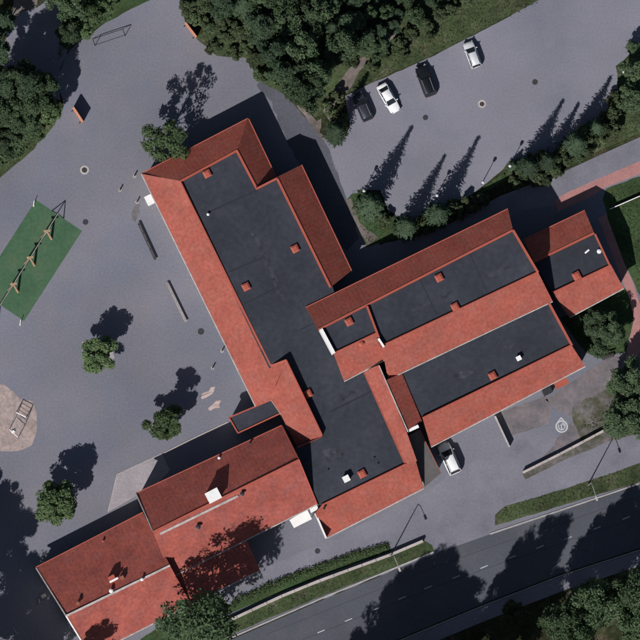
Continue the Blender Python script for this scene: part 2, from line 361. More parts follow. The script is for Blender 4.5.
# ------------------------------------------------------------------ buildings
def plane_fit(pts):
    A = np.array([[p.x, p.y, 1] for p in pts]); z = np.array([p.z for p in pts]); return np.linalg.lstsq(A, z, rcond=None)[0]
WINDOW = None
def window_meshes():
    f = MB()
    for s in (-1, 1): f.box((s * .72, 0, 0), (.07, .09, 1.4)); f.box((0, 0, s * .665), (1.37, .085, .07))
    f.box((0, 0, 0), (.05, .08, 1.26))
    g = MB(); g.box((0, .0, 0), (1.38, .03, 1.27))
    return f.mesh('window', M['white']), g.mesh('pane', M['glass'])
def windows(parent, a, b, dn, zs, step=2.6, off=0.02):
    global WINDOW
    if WINDOW is None: WINDOW = window_meshes()
    L = (b - a).length; k = int((L - 1.5) / step)
    if k < 1: return
    rz = math.atan2(b.y - a.y, b.x - a.x); base = world_loc(parent)
    for z in zs:
        for i in range(k):
            t = (L - (k - 1) * step) / 2 + i * step; p = a + (b - a).normalized() * t + dn * off
            w_ = part('window', WINDOW[0], parent, (p.x - base.x, p.y - base.y, z - base.z), rz); part('pane', WINDOW[1], w_)
def band(parent, px, kinds, F=None, roof='roof', wall='plaster', gutter='gutter', z0=-.05, seam=.62, win=(), fl=.24):
    pts = [P(*p) for p in px]; kinds = list(kinds)
    if area2(pts) < 0: pts = pts[::-1]; kinds = kinds[::-1]; kinds = kinds[1:] + kinds[:1]
    A = plane_fit(pts); Z = lambda x, y: float(A[0] * x + A[1] * y + A[2])
    for p in pts: p.z = Z(p.x, p.y)
    n = len(pts); th = .14
    mb = MB(); mb.prism(pts, [Vector((p.x, p.y, p.z - th)) for p in pts]); mb.build('roof_slope', M[roof], parent)
    ds = [{'e': .5, 'g': .18, 'i': .03, 'n': .03}[k] for k in kinds]
    ip = inset(pts, ds)
    mb = MB(); mb.prism([Vector((q.x, q.y, Z(q.x, q.y) - th - .01)) for q in ip], [Vector((q.x, q.y, z0)) for q in ip]); mb.build('wall', M[wall], parent)
    # standing seams run down the slope
    g = Vector((A[0], A[1]))
    if g.length > .05 and seam:
        d = g.normalized(); tr = Vector((-d.y, d.x)); poly = [(p.x, p.y) for p in pts]
        vals = [p.x * tr.x + p.y * tr.y for p in pts]; mb = MB(); u = min(vals) + seam * .6
        while u < max(vals) - .1:
            o = tr * u
            for t0, t1 in clip_line(poly, (o.x, o.y), (d.x, d.y)):
                if t1 - t0 < .4: continue
                a = o + d * (t0 + .03); b = o + d * (t1 - .03); hw = tr * .016
                lo = .004; hi = .012
                q = [(a + hw), (a - hw), (b - hw), (b + hw)]
                mb.prism([Vector((v.x, v.y, Z(v.x, v.y) + hi)) for v in q], [Vector((v.x, v.y, Z(v.x, v.y) - lo)) for v in q])
            u += seam
        if mb.v: tag(mb.build('roof_seam', M[roof], parent), kind='stuff')
    for i, k in enumerate(kinds):
        a, b = pts[i], pts[(i + 1) % n]; d = Vector((b.x - a.x, b.y - a.y, 0)).normalized(); out = Vector((d.y, -d.x, 0))
        if k == 'i' and F is not None:
            m2 = MB(); cap = .10
            top = [a + Vector((0, 0, .03)) - out * .08, b + Vector((0, 0, .03)) - out * .08, b + Vector((0, 0, .03)) + out * cap, a + Vector((0, 0, .03)) + out * cap]
            m2.prism(top, [Vector((v.x, v.y, v.z - .1)) for v in top])
            f0 = [a + out * cap + Vector((0, 0, .0)), b + out * cap + Vector((0, 0, .0)), b + out * fl, a + out * fl]
            f0[2].z = f0[3].z = F + .03
            m2.add([f0[0], f0[1], f0[2], f0[3], Vector((a.x, a.y, F + .0)), Vector((b.x, b.y, F + .0))], [(0, 1, 2, 3), (0, 3, 4), (1, 5, 2), (3, 2, 5, 4)])
            m2.build('flashing', M['trim'], parent)
        if k == 'e' and gutter:
            m2 = MB(); off = out * .10; h = Vector((0, 0, -.09))
            m2.beam(a + off + h, b + off + h, .15, .12); m2.build('gutter', M[gutter], parent)
        if k == 'e' and win:
            wa, wb = ip[i], ip[(i + 1) % n]; windows(parent, Vector((wa.x, wa.y, 0)), Vector((wb.x, wb.y, 0)), out, win)
    return Z
def flat(parent, px, F, m='felt', th=.35, grow=.25, name='flat_roof'):
    pts = [P(x, y, F) for x, y in px]
    if area2(pts) < 0: pts = pts[::-1]
    q = inset(pts, [-grow] * len(pts))
    mb = MB(); mb.prism([Vector((v.x, v.y, F)) for v in q], [Vector((v.x, v.y, F - th)) for v in q]); return mb.build(name, M[m], parent)
def wallbar(parent, a, b, z0, z1, wd=.3, m='trim', name='parapet', base=None):
    A, B = P(*a, z1), P(*b, z1); A.z = B.z = (z0 + z1) / 2
    return MB().beam(A, B, wd, z1 - z0).build(name, M[m], parent)
def body(parent, px, z1, m='plaster', z0=-.05):
    pts = [P(x, y, z1) for x, y in px]
    if area2(pts) < 0: pts = pts[::-1]
    mb = MB(); mb.prism([Vector((v.x, v.y, z1)) for v in pts], [Vector((v.x, v.y, z0)) for v in pts]); return mb.build('wall', M[m], parent)
def hatch(parent, px, py, F, rz, s=1.0):
    c = P(px, py, F)
    cu = MB().box((c.x, c.y, F + .14), (s * .96, s * .96, .30), rz).build('roof_hatch', M['trim'], parent)
    m2 = MB(); m2.box((c.x, c.y, F + .335), (s * 1.12, s * 1.12, .09), rz); m2.box((c.x, c.y, F + .45), (s * 1.1, s * 1.1, .14), rz, .55)
    m2.build('hatch_lid', M['trim'], cu)
def pipe(parent, px, py, F, r=.18, h=.7, m='white', cap=True, name='vent_pipe'):
    c = P(px, py, F); o = MB().tube((c.x, c.y, F - .02), (c.x, c.y, F + h), r, r, 10).build(name, M[m], parent)
    if cap: MB().disc((c.x, c.y, F + h + .03), r * 1.6, .12, 10, r * .6).build('cowl', M[m], o)
    return o
def seamlines(parent, lines, F, wd=.22):
    for a, b in lines:
        A, B = P(*a, F), P(*b, F); A.z = B.z = F + .008; MB().beam(A, B, wd, .018).build('felt_seam', M['feltdark'], parent)
def streak(parent, px, F, seed, m='dust'):
    p2 = wobble([tuple(P(x, y, F).xy) for x, y in px], .16, .8, seed)
    o = MB().add([(q[0], q[1], F + .005) for q in p2], [tuple(range(len(p2)))]).build('dust_patch', M[m], parent)
    if o.data.polygons[0].normal.z < 0: o.data.flip_normals()
RZ = ang((142, 174), (248, 119))

# --- west wing
E, R, F = 5.0, 7.9, 7.4
W = thing('school_building', 'L-shaped wing with red perimeter slopes around the largest dark flat roof, facing the yard', 'building', P(260, 300), 0)
band(W, [(142, 174, E), (248, 119, E), (237, 150, R), (180, 181, R)], 'enin', F, gutter='trim', win=(1.6,))
band(W, [(248, 119, E), (275.5, 177, E), (257, 188, R), (237, 150, R)], 'egin', F, gutter='trim', win=(1.6,))
band(W, [(142, 174, E), (180, 181, R), (270, 366, R), (286, 360, R + .75), (322, 435, R + .75), (297, 447, E + .9), (280, 413, E + .9), (271, 400, E + .9), (256, 406, E)], 'niiiignge', F, win=(1.6,))
band(W, [(301, 165, E - .2), (351, 271, E - .2), (331, 287, R), (277, 177, R)], 'egig', F, gutter='trim', win=(1.6,))
wallbar(W, (256, 189), (277, 178.3), F, R + .25, .3)
flat(W, [(180, 181), (237, 150), (257, 188), (277, 178), (331, 287), (345, 330), (366, 372), (406, 464), (322, 505), (299, 455), (297, 447), (322, 435), (286, 360), (270, 366)], F)
band(W, [(322, 505, R), (315, 513, R - .7), (326, 538, E), (423.5, 488, E), (415.5, 460, R), (406, 464, R)], 'ngegni', F, win=(1.6,))
band(W, [(364, 371, F + .15), (379, 365, 8.9), (407, 433, 8.9), (417, 461, 8.9), (406, 465, F + .2)], 'nngge', F, gutter='trim')
band(W, [(386, 380, 8.9), (402, 373, 7.4), (422, 421, 7.4), (408, 430, 8.9)], 'gngn', F)
wallbar(W, (408, 431), (418.5, 426), 6.6, 8.3, .45, 'white', 'gable_board')
wallbar(W, (315.5, 513), (326.3, 538), 5.0, 6.9, .2, 'white', 'gable_board')
wallbar(W, (379, 365.5), (408, 432), 8.8, 9.04, .16, 'gutter', 'ridge_cap')
wallbar(W, (286, 360), (273, 391), 8.0, 8.1, .1, 'trim', 'ridge_cap')
for x, y in [(207, 174), (295, 249), (246, 287), (308, 394), (362, 474)]: hatch(W, x, y, F, RZ, 1.0)
seamlines(W, [((207, 213), (258, 190)), ((229, 272), (262, 258)), ((244, 304), (279, 287)), ((300, 330), (330, 316)), ((330, 412), (372, 391))], F)
streak(W, [(250, 232), (256, 236), (270, 262), (282, 290), (286, 302), (281, 300), (268, 270)], F, 1)
streak(W, [(221, 178), (228, 177), (227, 181), (220, 182)], F, 2); streak(W, [(201, 188), (209, 187), (208, 191), (202, 191)], F, 3)
streak(W, [(334, 398), (350, 391), (358, 392), (342, 402), (335, 404)], F, 4); streak(W, [(318, 452), (338, 447), (344, 455), (326, 462)], F, 5)
pipe(W, 208, 214.5, F, .14, .4); pipe(W, 324, 508.5, F + .2, .12, .6, 'darkmetal')
v = P(346, 479, F); o = MB().box((v.x, v.y, F + .45), (.85, .8, .95), RZ).build('vent_box', M['steel'], W); MB().box((v.x, v.y, F + 1.0), (1.0, .95, .12), RZ).build('vent_lid', M['white'], o)
for x, y in [(374, 458), (378, 464), (328, 470)]: pipe(W, x, y, F, .13, .25, 'darkmetal', False)
# low grey roof over the recessed court
flat(W, [(407, 437), (418.5, 430), (441, 473), (425, 487)], 4.7, 'greyroof', .25, 0.0)
body(W, [(409, 438), (418, 432), (438, 472), (425, 484)], 4.4, 'plaster')
wallbar(W, (419.5, 430), (441, 473), 4.3, 4.85, .12, 'brick')
# entrance block with dark flat roof and white door canopy
body(W, [(231, 418), (270, 402), (279, 413), (239, 431)], 3.7)
flat(W, [(230, 418), (271, 400.5), (279.5, 413), (238.5, 432)], 4.1, 'felt', .3, 0.05)
for a_, b_ in (((229, 417.5), (271, 400)), ((229, 417.5), (238, 433)), ((238, 433), (280, 413.5))): wallbar(W, a_, b_, 3.8, 4.3, .2, 'trim')
c = P(149.5, 200, 3); MB().box((c.x, c.y, 2.95), (1.1, 1.5, .14), RZ).build('door_canopy', M['white'], W)
MB().box((c.x - .1, c.y - .2, 1.4), (.5, .8, 2.75), RZ).build('door_porch', M['white'], W)

# --- north wing (tall)
E, R, F = 7.8, 10.6, 10.2
N = thing('school_building', 'tall wing with two long red slopes, nearest the parking lot trees', 'building', P(430, 280), 0)
band(N, [(306, 308, E), (508, 209.5, E), (513, 229.5, R), (318, 329.5, R)], 'egig', F, gutter='trim', win=(1.6, 5.0))
band(N, [(381.5, 346, R), (538, 272, R), (552.5, 301, E), (388, 379, E)], 'igeg', F, win=(1.6, 5.0))
band(N, [(333.5, 353.5, R), (376.5, 333, R), (385.5, 359, E + .05), (344, 381, E + .05)], 'igeg', F)
flat(N, [(325, 325.5), (513, 230), (537.5, 272), (382, 346), (376, 333), (334, 353)], F, 'felt', .35, .2)
body(N, [(327, 328), (512, 232), (535, 272), (382, 344), (376, 331), (335, 351)], F - .3, 'plaster')
wallbar(N, (513, 230), (538, 272.5), F - .2, R + .12, .34)
wallbar(N, (367, 306), (382, 346), F - .1, R + .2, .3)
wallbar(N, (321, 329), (334, 353.5), 7.8, R + .25, .5, 'white', 'white_parapet')
wallbar(N, (378.5, 338.5), (384, 347), F - .1, R + .4, .3, 'white', 'white_parapet')
for x, y in [(349, 322), (439, 278), (455, 307)]: hatch(N, x, y, F, RZ, 1.0)
pipe(N, 361, 344, 9.9, .28, .7, 'trim')
streak(N, [(405, 312), (415, 307), (440, 296), (452, 290), (446, 297), (420, 309)], F, 7)
streak(N, [(484, 275), (500, 268), (512, 266), (505, 272), (490, 278)], F, 8)
seamlines(N, [((420, 279), (437, 316)), ((470, 254), (487, 292))], F, .12)

# --- south wing
E, R, F = 5.0, 7.7, 7.2
Sw = thing('school_building', 'south wing whose red slope faces the driveway, dark flat roof behind it', 'building', P(490, 390), 0)
band(Sw, [(422.5, 418, R), (571.5, 345, R), (585, 366, E), (431, 446.5, E)], 'igeg', F, win=(1.6,))
flat(Sw, [(401, 374), (548, 304), (571, 345), (423, 417.5)], F, 'felt', .35, .1)
body(Sw, [(403, 376), (546, 306), (569, 345), (425, 418)], F - .3, 'plaster')
wallbar(Sw, (549, 303), (572, 345.5), F - .2, R + .1, .34)
hatch(Sw, 492.5, 376, F, RZ, 1.0)
c = P(518.5, 358.5, F); o = MB().box((c.x, c.y, F + .3), (.6, .55, .7), RZ).build('vent_box', M['steel'], Sw); MB().box((c.x, c.y, F + .7), (.75, .7, .1), RZ).build('vent_lid', M['white'], o)
streak(Sw, [(452, 376), (468, 369), (478, 371), (462, 378)], F, 9); streak(Sw, [(504, 346), (516, 343), (514, 347), (506, 349)], F, 10)
c = P(561, 382.5, 2.9); MB().box((c.x, c.y, 2.9), (2.1, 1.3, .14), RZ).build('door_canopy', M['trim'], Sw)
c = P(548, 391, 2.9); MB().box((c.x, c.y, 1.3), (1.3, .9, 2.6), RZ).build('door_porch', M['darkmetal'], Sw)

# --- east annex
E, R, F = 4.6, 7.0, 6.6
An = thing('school_annex', 'small square annex with two red slopes at the east end beside the red path', 'building', P(575, 265), 0)
band(An, [(524, 240, E), (585, 211, E), (594, 232.5, R), (534, 261.5, R)], 'egig', F, gutter='trim', win=(1.6,))
band(An, [(553, 292.5, R), (611, 265, R), (623.5, 288, E), (569.5, 317, E)], 'igeg', F, win=(1.6,))
flat(An, [(534, 261), (594, 233), (608, 264), (553, 292)], F, 'felt', .35, .1)
body(An, [(536, 262), (592, 236), (606, 263), (555, 291)], F - .3, 'plaster')
wallbar(An, (595, 234), (609.5, 265), F - .2, F + .35, .26)
hatch(An, 576.5, 276, F, RZ, 1.05)
pipe(An, 599, 251.5, F, .22, .3); c = P(587, 251.5, F); MB().box((c.x, c.y, F + .06), (.8, .25, .12), R_(40)).build('vent_strip', M['white'], An)

# --- red gabled house, two lengths of different height
H = thing('gabled_house', 'long red gabled house beside the street, its higher half with a white topped chimney', 'building', P(200, 530), 0)
E, R = 6.4, 11.0
ZNU = band(H, [(136, 494, E), (282, 426, E), (299, 460, R), (153, 532, R)], 'egng', None, 'roofold', gutter='trim', win=(1.6, 4.6))
ZSU = band(H, [(153, 532, R), (299, 460, R), (317, 504, E), (171, 577, E)], 'ngeg', None, 'roofold', win=(1.6, 4.6))
ZNL = band(H, [(36, 568, 3.9), (143, 513, 3.9), (170, 565.5, 9.2), (66, 616, 9.2)], 'egng', None, 'roofold', gutter='trim', win=(1.5,))
ZSL = band(H, [(66, 616, 9.2), (170, 565.5, 9.2), (191, 604, 4.6), (90, 655, 4.6)], 'ngeg', None, 'roofold', win=(1.5,))
wallbar(H, (153, 532), (299.5, 459.7), R - .05, R + .12, .3, 'trim', 'ridge_cap')
wallbar(H, (66, 616), (170, 565.5), 9.12, 9.32, .3, 'gutter', 'ridge_cap')
wallbar(H, (160, 534), (238, 496), R - .45, R - .28, .32, 'gutter', 'roof_walkway')
band(H, [(172, 576.5, 6.3), (246.5, 540, 6.3), (260, 570, 4.5), (190, 604, 4.5)], 'ngeg', None, 'roofold')
# gable bargeboards follow the rakes
def rake(a, b, m='gutter', wd=.16):
    A, B = P(*a), P(*b); A.z += .03; B.z += .03
    MB().beam(A, B, wd, .22).build('bargeboard', M[m], H)
rake((36, 568, 3.9), (66, 616, 9.2), 'gutter', .2); rake((66, 616, 9.2), (90, 655, 4.6), 'white', .2)
rake((282, 426, 6.4), (299, 460, R), 'trim'); rake((299, 460, R), (317, 504, 6.4), 'trim'); rake((136, 494, 6.4), (153, 532, R))
def onroof(Zf, px, py, z=7.0):
    for _ in range(4): p = P(px, py, z); z = Zf(p.x, p.y)
    return P(px, py, z)
c = onroof(ZNU, 213, 496); ch = MB().box((c.x, c.y, c.z + .55), (1.85, 1.5, 2.0), RZ).build('chimney', M['brick'], H); MB().box((c.x, c.y, c.z + 1.6), (2.05, 1.7, .16), RZ).build('chimney_cap', M['white'], ch)
for Zf, x, y, r, h, mm in [(ZSU, 242, 494, .22, .8, 'darkmetal'), (ZSU, 198, 527, .25, .8, 'darkmetal'), (ZNU, 250, 443, .14, .5, 'darkmetal'), (ZNL, 78, 603, .2, .7, 'brick'), (ZNL, 142, 579.5, .16, .5, 'white'), (ZNL, 103, 541, .12, .3, 'trim'), (ZNL, 111, 591, .2, .5, 'white'), (ZNU, 219, 458, .14, .3, 'white')]:
    c = onroof(Zf, x, y); pipe(H, x, y, c.z, r, h, mm)
c = onroof(ZNL, 112, 579); ch = MB().box((c.x, c.y, c.z + .4), (1.0, 1.0, 1.6), RZ).build('chimney', M['trim'], H); MB().box((c.x + .25, c.y - .2, c.z + 1.24), (1.4, .3, .1), RZ).build('chimney_cap', M['white'], ch)
c = onroof(ZNL, 122, 578); MB().box((c.x, c.y, c.z + .3), (.6, .6, 1.0), RZ).build('chimney', M['brick'], H)

# --- white porch roofs by the street
def porch(label, px, z, m='white'):
    pts = [P(x, y, z) for x, y in px]; cx = sum((p for p in pts), Vector()) / len(pts); cx.z = 0
    t_ = thing('porch_canopy', label, 'canopy', cx)
    MB().prism(pts, [p - Vector((0, 0, .16)) for p in pts]).build('canopy_roof', M[m], t_)
    for p in pts:
        q = p.lerp(Vector((cx.x, cx.y, p.z)), .08); MB().tube((q.x, q.y, 0), (q.x, q.y, z - .165), .05).build('post', M['steel'], t_)
porch('long white flat canopy against the street side of the red gabled house', [(289.5, 520), (307, 509.5), (312, 519), (294, 528)], 3.0)
porch('small square white canopy in the corner between gabled house and flat-roofed wing', [(309, 507), (316, 503.5), (318.5, 509), (311, 513)], 3.5)

# ------------------------------------------------------------------ trees
def leafcloud(n, rng, centers, radii, size, up=.45, elong=1.6):
    k = rng.integers(0, len(centers), n); c = centers[k]; r = radii[k]
    d = rng.normal(size=(n, 3)); d /= np.linalg.norm(d, axis=1)[:, None]
    pos = c + d * (r * (rng.random(n) ** .45)[:, None])
    nrm = d * .6 + rng.normal(size=(n, 3)) * .55; nrm[:, 2] += up; nrm /= np.linalg.norm(nrm, axis=1)[:, None]
    t = np.cross(nrm, rng.normal(size=(n, 3))); t /= np.linalg.norm(t, axis=1)[:, None]; b = np.cross(nrm, t)
    s = size * (.6 + .8 * rng.random(n))[:, None]
    v = np.stack([pos - t * s * elong * .5, pos + b * s * .42 - nrm * s * .1, pos + t * s * elong * .5, pos - b * s * .42 - nrm * s * .1], 1).reshape(-1, 3)
    return v
def quadmesh(name, v, m):
    n = len(v) // 4; me = bpy.data.meshes.new(name); me.vertices.add(4 * n); me.vertices.foreach_set('co', v.astype(np.float32).ravel())
    me.loops.add(4 * n); me.loops.foreach_set('vertex_index', np.arange(4 * n, dtype=np.int32)); me.polygons.add(n)
    me.polygons.foreach_set('loop_start', np.arange(n, dtype=np.int32) * 4); me.polygons.foreach_set('loop_total', np.full(n, 4, np.int32))
    me.materials.append(m); me.update(calc_edges=True); me.validate(); return me
def trunkmesh(h, r, limbs, rng):
    mb = MB(); mb.tube((0, 0, -.1), (0, 0, h * .55), r, r * .7, 8); mb.tube((0, 0, h * .55), (rng.normal() * .15, rng.normal() * .15, h * .92), r * .7, r * .2, 7)
    for p in limbs:
        z = min(h * .6, p[2] * .65); mb.tube((0, 0, z), tuple(p), r * .38, r * .1, 5)
    return mb.mesh('trunk', M['bark'])
def make_broad(seed, R=3.0, h=8.0, base=2.2, clumps=34, n=4200, m='leafA', size=.36, spread=1.0):
    rng = np.random.default_rng(seed); cs, rs = [], []
    zc_ = (h + base) / 2; hz = (h - base) / 2
    lob = rng.uniform(.72, 1.12, 7)
    for i in range(clumps):
        th = rng.uniform(0, 2 * math.pi); u = rng.uniform(-.85, 1); rad = (rng.random() ** .5) * math.sqrt(max(.05, 1 - u * u * .8))
        k = lob[int(th / (2 * math.pi) * 7) % 7]
        cs.append((R * .82 * rad * k * spread * math.cos(th), R * .82 * rad * k * spread * math.sin(th), zc_ + u * hz * .85)); rs.append(np.array([1, 1, .72]) * R * rng.uniform(.16, .33))
    cs, rs = np.array(cs), np.array(rs)
    v = leafcloud(n, rng, cs, rs, size)
    lim = cs[rng.choice(len(cs), 8, replace=False)]
    return trunkmesh(h, .05 * R + .08, lim, rng), quadmesh('crown', v, M[m]), R, h
def make_spruce(seed, R=2.1, h=13.0, n_per=16, m='leafC'):
    rng = np.random.default_rng(seed); vs = []
    z = .6
    while z < h - .1:
        f = (h - z) / h; L = R * (f ** .85) * rng.uniform(.85, 1.1); nb = 9 if f > .3 else 6; a0 = rng.uniform(0, 6.28)
        for i in range(nb):
            th = a0 + 2 * math.pi * i / nb + rng.normal() * .15; l_ = max(.25, L * rng.uniform(.7, 1.15)); k = max(3, int(n_per * l_ / R))
            for j in range(k):
                t = (j + rng.random()) / k; rad = l_ * t; dz = -.28 * rad + rng.normal() * .07
                side = rng.normal() * .10 * (1.6 - t) * l_
                p = np.array([math.cos(th) * rad - math.sin(th) * side, math.sin(th) * rad + math.cos(th) * side, z + dz])
                d = np.array([math.cos(th + rng.normal() * .5), math.sin(th + rng.normal() * .5), -.3]); d /= np.linalg.norm(d)
                b = np.cross(d, [0, 0, 1]) + rng.normal(size=3) * .25; b /= np.linalg.norm(b); s = rng.uniform(.24, .46) * (.65 + .4 * f)
                vs += [p - d * s * .5, p + b * s * .25, p + d * s * .8, p - b * s * .25]
        z += .36 * (.55 + .6 * f)
    top = np.array([0, 0, h]); vs += [top + [-.08, 0, -.5], top + [0, .05, -.3], top, top + [.08, -.05, -.4]]
    mb = MB(); mb.tube((0, 0, -.1), (0, 0, h * .95), .16, .03, 7)
    return mb.mesh('trunk', M['bark']), quadmesh('crown', np.array(vs), M[m]), R, h
def make_pine(seed, R=2.6, h=13.0, m='leafC'):
    rng = np.random.default_rng(seed); cs, rs = [], []
    for i in range(26):
        th = rng.uniform(0, 6.28); u = rng.random(); z = h * (.48 + .5 * u); rad = R * .85 * (1 - .75 * u ** 1.6) * rng.random() ** .4
        cs.append((rad * math.cos(th), rad * math.sin(th), z)); rs.append(np.array([1, 1, .45]) * R * rng.uniform(.2, .36))
    cs, rs = np.array(cs), np.array(rs)
    return trunkmesh(h, .17, cs[:9], rng), quadmesh('crown', leafcloud(7000, rng, cs, rs, .21, .6, 2.2), M[m]), R, h
PROTO = {}
PROTO['broadA'] = [make_broad(s, 3.0, 8.0, 1.8, 30, 7600, 'leafY', .25) for s in (1, 2, 3)]
PROTO['broadB'] = [make_broad(s, 3.6, 12.0, 2.5, 46, 10500, 'leafB', .26) for s in (11, 12, 13, 14)]
PROTO['big'] = [make_broad(21, 5.4, 20.0, 5.5, 66, 8500, 'leafA', .30), make_broad(22, 5.4, 20.0, 5.5, 90, 23000, 'leafA', .29)]
PROTO['spruce'] = [make_spruce(s, n_per=20) for s in (31, 32, 33)]
PROTO['pine'] = [make_pine(s) for s in (41, 42, 43)]
PROTO['sparse'] = [make_broad(61, 3.2, 11.0, 2.0, 30, 3400, 'leafY', .25, 1.15)]
PROTO['bush'] = [make_broad(s, 1.6, 2.6, .15, 20, 2600, 'leafD', .21) for s in (51, 52, 53)]
rt = random.Random(5)
def tree(kind, px, py, r, h, label, group=None, name=None, idx=None):
    tm, cm, R0, h0 = (PROTO[kind][idx] if idx is not None else rt.choice(PROTO[kind]))
    sx = 1.22 * r * S / R0 if kind != 'spruce' else 1.12 * r * S / R0; sz = h / h0
    p = P(px, py, h * .6); p.z = 0.0
    nm = name or {'broadA': 'broadleaf_tree', 'broadB': 'broadleaf_tree', 'big': 'tall_broadleaf_tree', 'sparse': 'broadleaf_tree', 'spruce': 'spruce_tree', 'pine': 'pine_tree', 'bush': 'shrub'}[kind]
    t_ = thing(nm, label, 'shrub' if nm == 'shrub' else 'tree', p, rt.uniform(0, 6.28), group)
    part('trunk', tm, t_).scale = (max(.8, sx * .8), max(.8, sx * .8), sz); part('crown', cm, t_).scale = (sx, sx, sz)
    return t_
# yard trees
tree('broadA', 97, 354, 18, 6.8, 'small bright green tree standing alone in mid yard in a pale edged bed', idx=0)
tree('broadA', 164, 423, 18.5, 8.4, 'small green tree in the yard nearest the two tan painted patches', idx=1)
tree('broadA', 56, 503, 22, 9.0, 'round yard tree closest to the northwest eave of the gabled house', idx=2)
tree('sparse', 165, 140, 19, 12.5, 'olive green tree touching the northwest corner of the L-shaped wing', idx=0)
tree('big', 197, 624, 35, 24, 'large green tree hanging over the street side eave of the gabled house', idx=0)
# spruces along the parking lot
tree('spruce', 337, 131, 12, 11.6, 'lone dark spruce by the entrance corner of the parking lot')
tree('spruce', 371, 204, 15, 14, 'tall spruce on the corner lawn beside the globe lamp and L-shaped wing')
tree('spruce', 408, 226, 13, 12.8, 'spruce between the corner lawn and the north wing, left of the pair')
tree('spruce', 439, 213, 14, 13.8, 'spruce between parking lot and north wing, right of the pair')
for x, y, r, h, lb in [(529, 166, 13, 12.0, 'tall spruce, leftmost full grown one in the row under the parking lot'), (549, 161, 12, 10.5, 'second tall spruce from the left in the row under the parking lot'), (577, 143, 14, 12.0, 'widest spruce, near the right end of the row under the parking lot'), (597, 127, 11, 8, 'last spruce at the right end of the row under the parking lot'), (514, 166, 7, 3.0, 'small young spruce at the left start of the row under the parking lot')]:
    tree('spruce', x, y, r, h, lb, 'spruces edging the parking lot')
for x, y, r in [(188, 8, 10), (196, 18, 9), (206, 12, 11), (212, 30, 10), (222, 20, 11), (226, 40, 10), (238, 34, 11), (246, 46, 9), (214, 46, 8), (236, 52, 8), (256, 60, 10), (200, 4, 10), (262, 76, 8), (230, 8, 10), (250, 24, 11), (300, 100, 8), (330, 108, 8), (338, 96, 7), (350, 60, 9), (366, 50, 8)]:
    tree('bush', x, y, r, 2.4, 'green shrub on the sunny edge of the dense wood', 'shrubs along the wood edge')
for x, y, r in [(537, 174, 11), (552, 168, 9), (563, 159, 9), (588, 143, 9), (604, 130, 9), (545, 180, 6), (571, 152, 7), (524, 175, 8), (530, 160, 8), (541, 158, 8), (556, 160, 8), (566, 150, 8), (584, 134, 9), (594, 134, 8), (608, 118, 10), (613, 126, 8), (600, 140, 7), (576, 156, 7), (588, 150, 7), (614, 110, 9), (618, 98, 9), (517, 182, 7), (558, 171, 7)]:
    tree('bush', x, y, r, 2.6 + (x % 5) * .35, 'green shrub under the row of spruces', 'shrubs edging the parking lot')
for x, y, r in [(421, 222, 8), (453, 208, 8), (384, 220, 7), (468, 201, 7), (397, 229, 6), (362, 206, 8), (448, 216, 7), (430, 216, 8), (462, 212, 8), (474, 206, 8), (414, 232, 7), (426, 228, 7), (484, 200, 7), (440, 222, 7), (378, 212, 7)]:
    tree('bush', x, y, r, 2.2, 'shrub in the planted strip between north wing and parking lot', 'shrubs north of the north wing')
for x, y, r in [(398, 44, 8), (410, 34, 8), (384, 54, 7), (424, 24, 8), (440, 14, 8), (452, 6, 8), (404, 52, 6), (372, 66, 7), (470, -2, 9), (432, 34, 5)]:
    tree('bush', x, y, r, 2.2, 'green shrub on the grass verge above the parked cars', 'shrubs on the verge above the parking lot')
tree('bush', 343, 122, 7, 1.8, 'low shrub beside the lone dark spruce')
# woods
G1 = 'trees in the wood at the top edge'
def wood(poly, spacing, kinds, rr, hh, label, group, seed, avoid=None):
    rnd = random.Random(seed); pts = []
    xs = [p[0] for p in poly]; ys = [p[1] for p in poly]; tries = 0
    while tries < 4000:
        tries += 1; x, y = rnd.uniform(min(xs), max(xs)), rnd.uniform(min(ys), max(ys))
        if not inside(poly, x, y) or any((x - a) ** 2 + (y - b) ** 2 < spacing ** 2 for a, b in pts): continue
        pts.append((x, y)); k = rnd.choice(kinds); r = rnd.uniform(*rr) * (.8 if k != 'broadB' else 1); h = rnd.uniform(*hh)
        tree(k, x, y, r, h, label[k], group + ' (' + {'broadB': 'leafy', 'pine': 'pines', 'spruce': 'spruces', 'broadA': 'light leafy', 'big': 'tall leafy'}[k] + ')')
LW = {'broadB': 'leafy tree in the dense wood above the L-shaped wing', 'pine': 'dark pine in the dense wood above the L-shaped wing', 'spruce': 'dark spruce in the dense wood above the L-shaped wing', 'broadA': 'light leafy tree at the wood edge'}
wood([(205, -14), (225, 6), (250, 22), (266, 40), (270, 68), (290, 84), (304, 98), (316, 92), (326, 66), (352, 40), (360, 10), (372, -14)], 17, ['pine', 'pine', 'broadB', 'broadB', 'spruce'], (14, 21), (9, 15), LW, G1, 3)
wood([(356, -10), (350, 44), (372, 50), (392, 36), (404, 26), (440, 2), (452, -12)], 13, ['broadB', 'pine', 'broadB'], (8, 13), (5, 9), {'broadB': 'smaller leafy tree on the grass verge above the parked cars', 'pine': 'smaller pine on the grass verge above the parked cars'}, 'verge trees above the parking lot', 4)
LL = {'broadB': 'leafy tree in the wood at the top left corner', 'broadA': 'light green tree in the wood at the top left corner', 'pine': 'pine in the wood at the top left corner'}
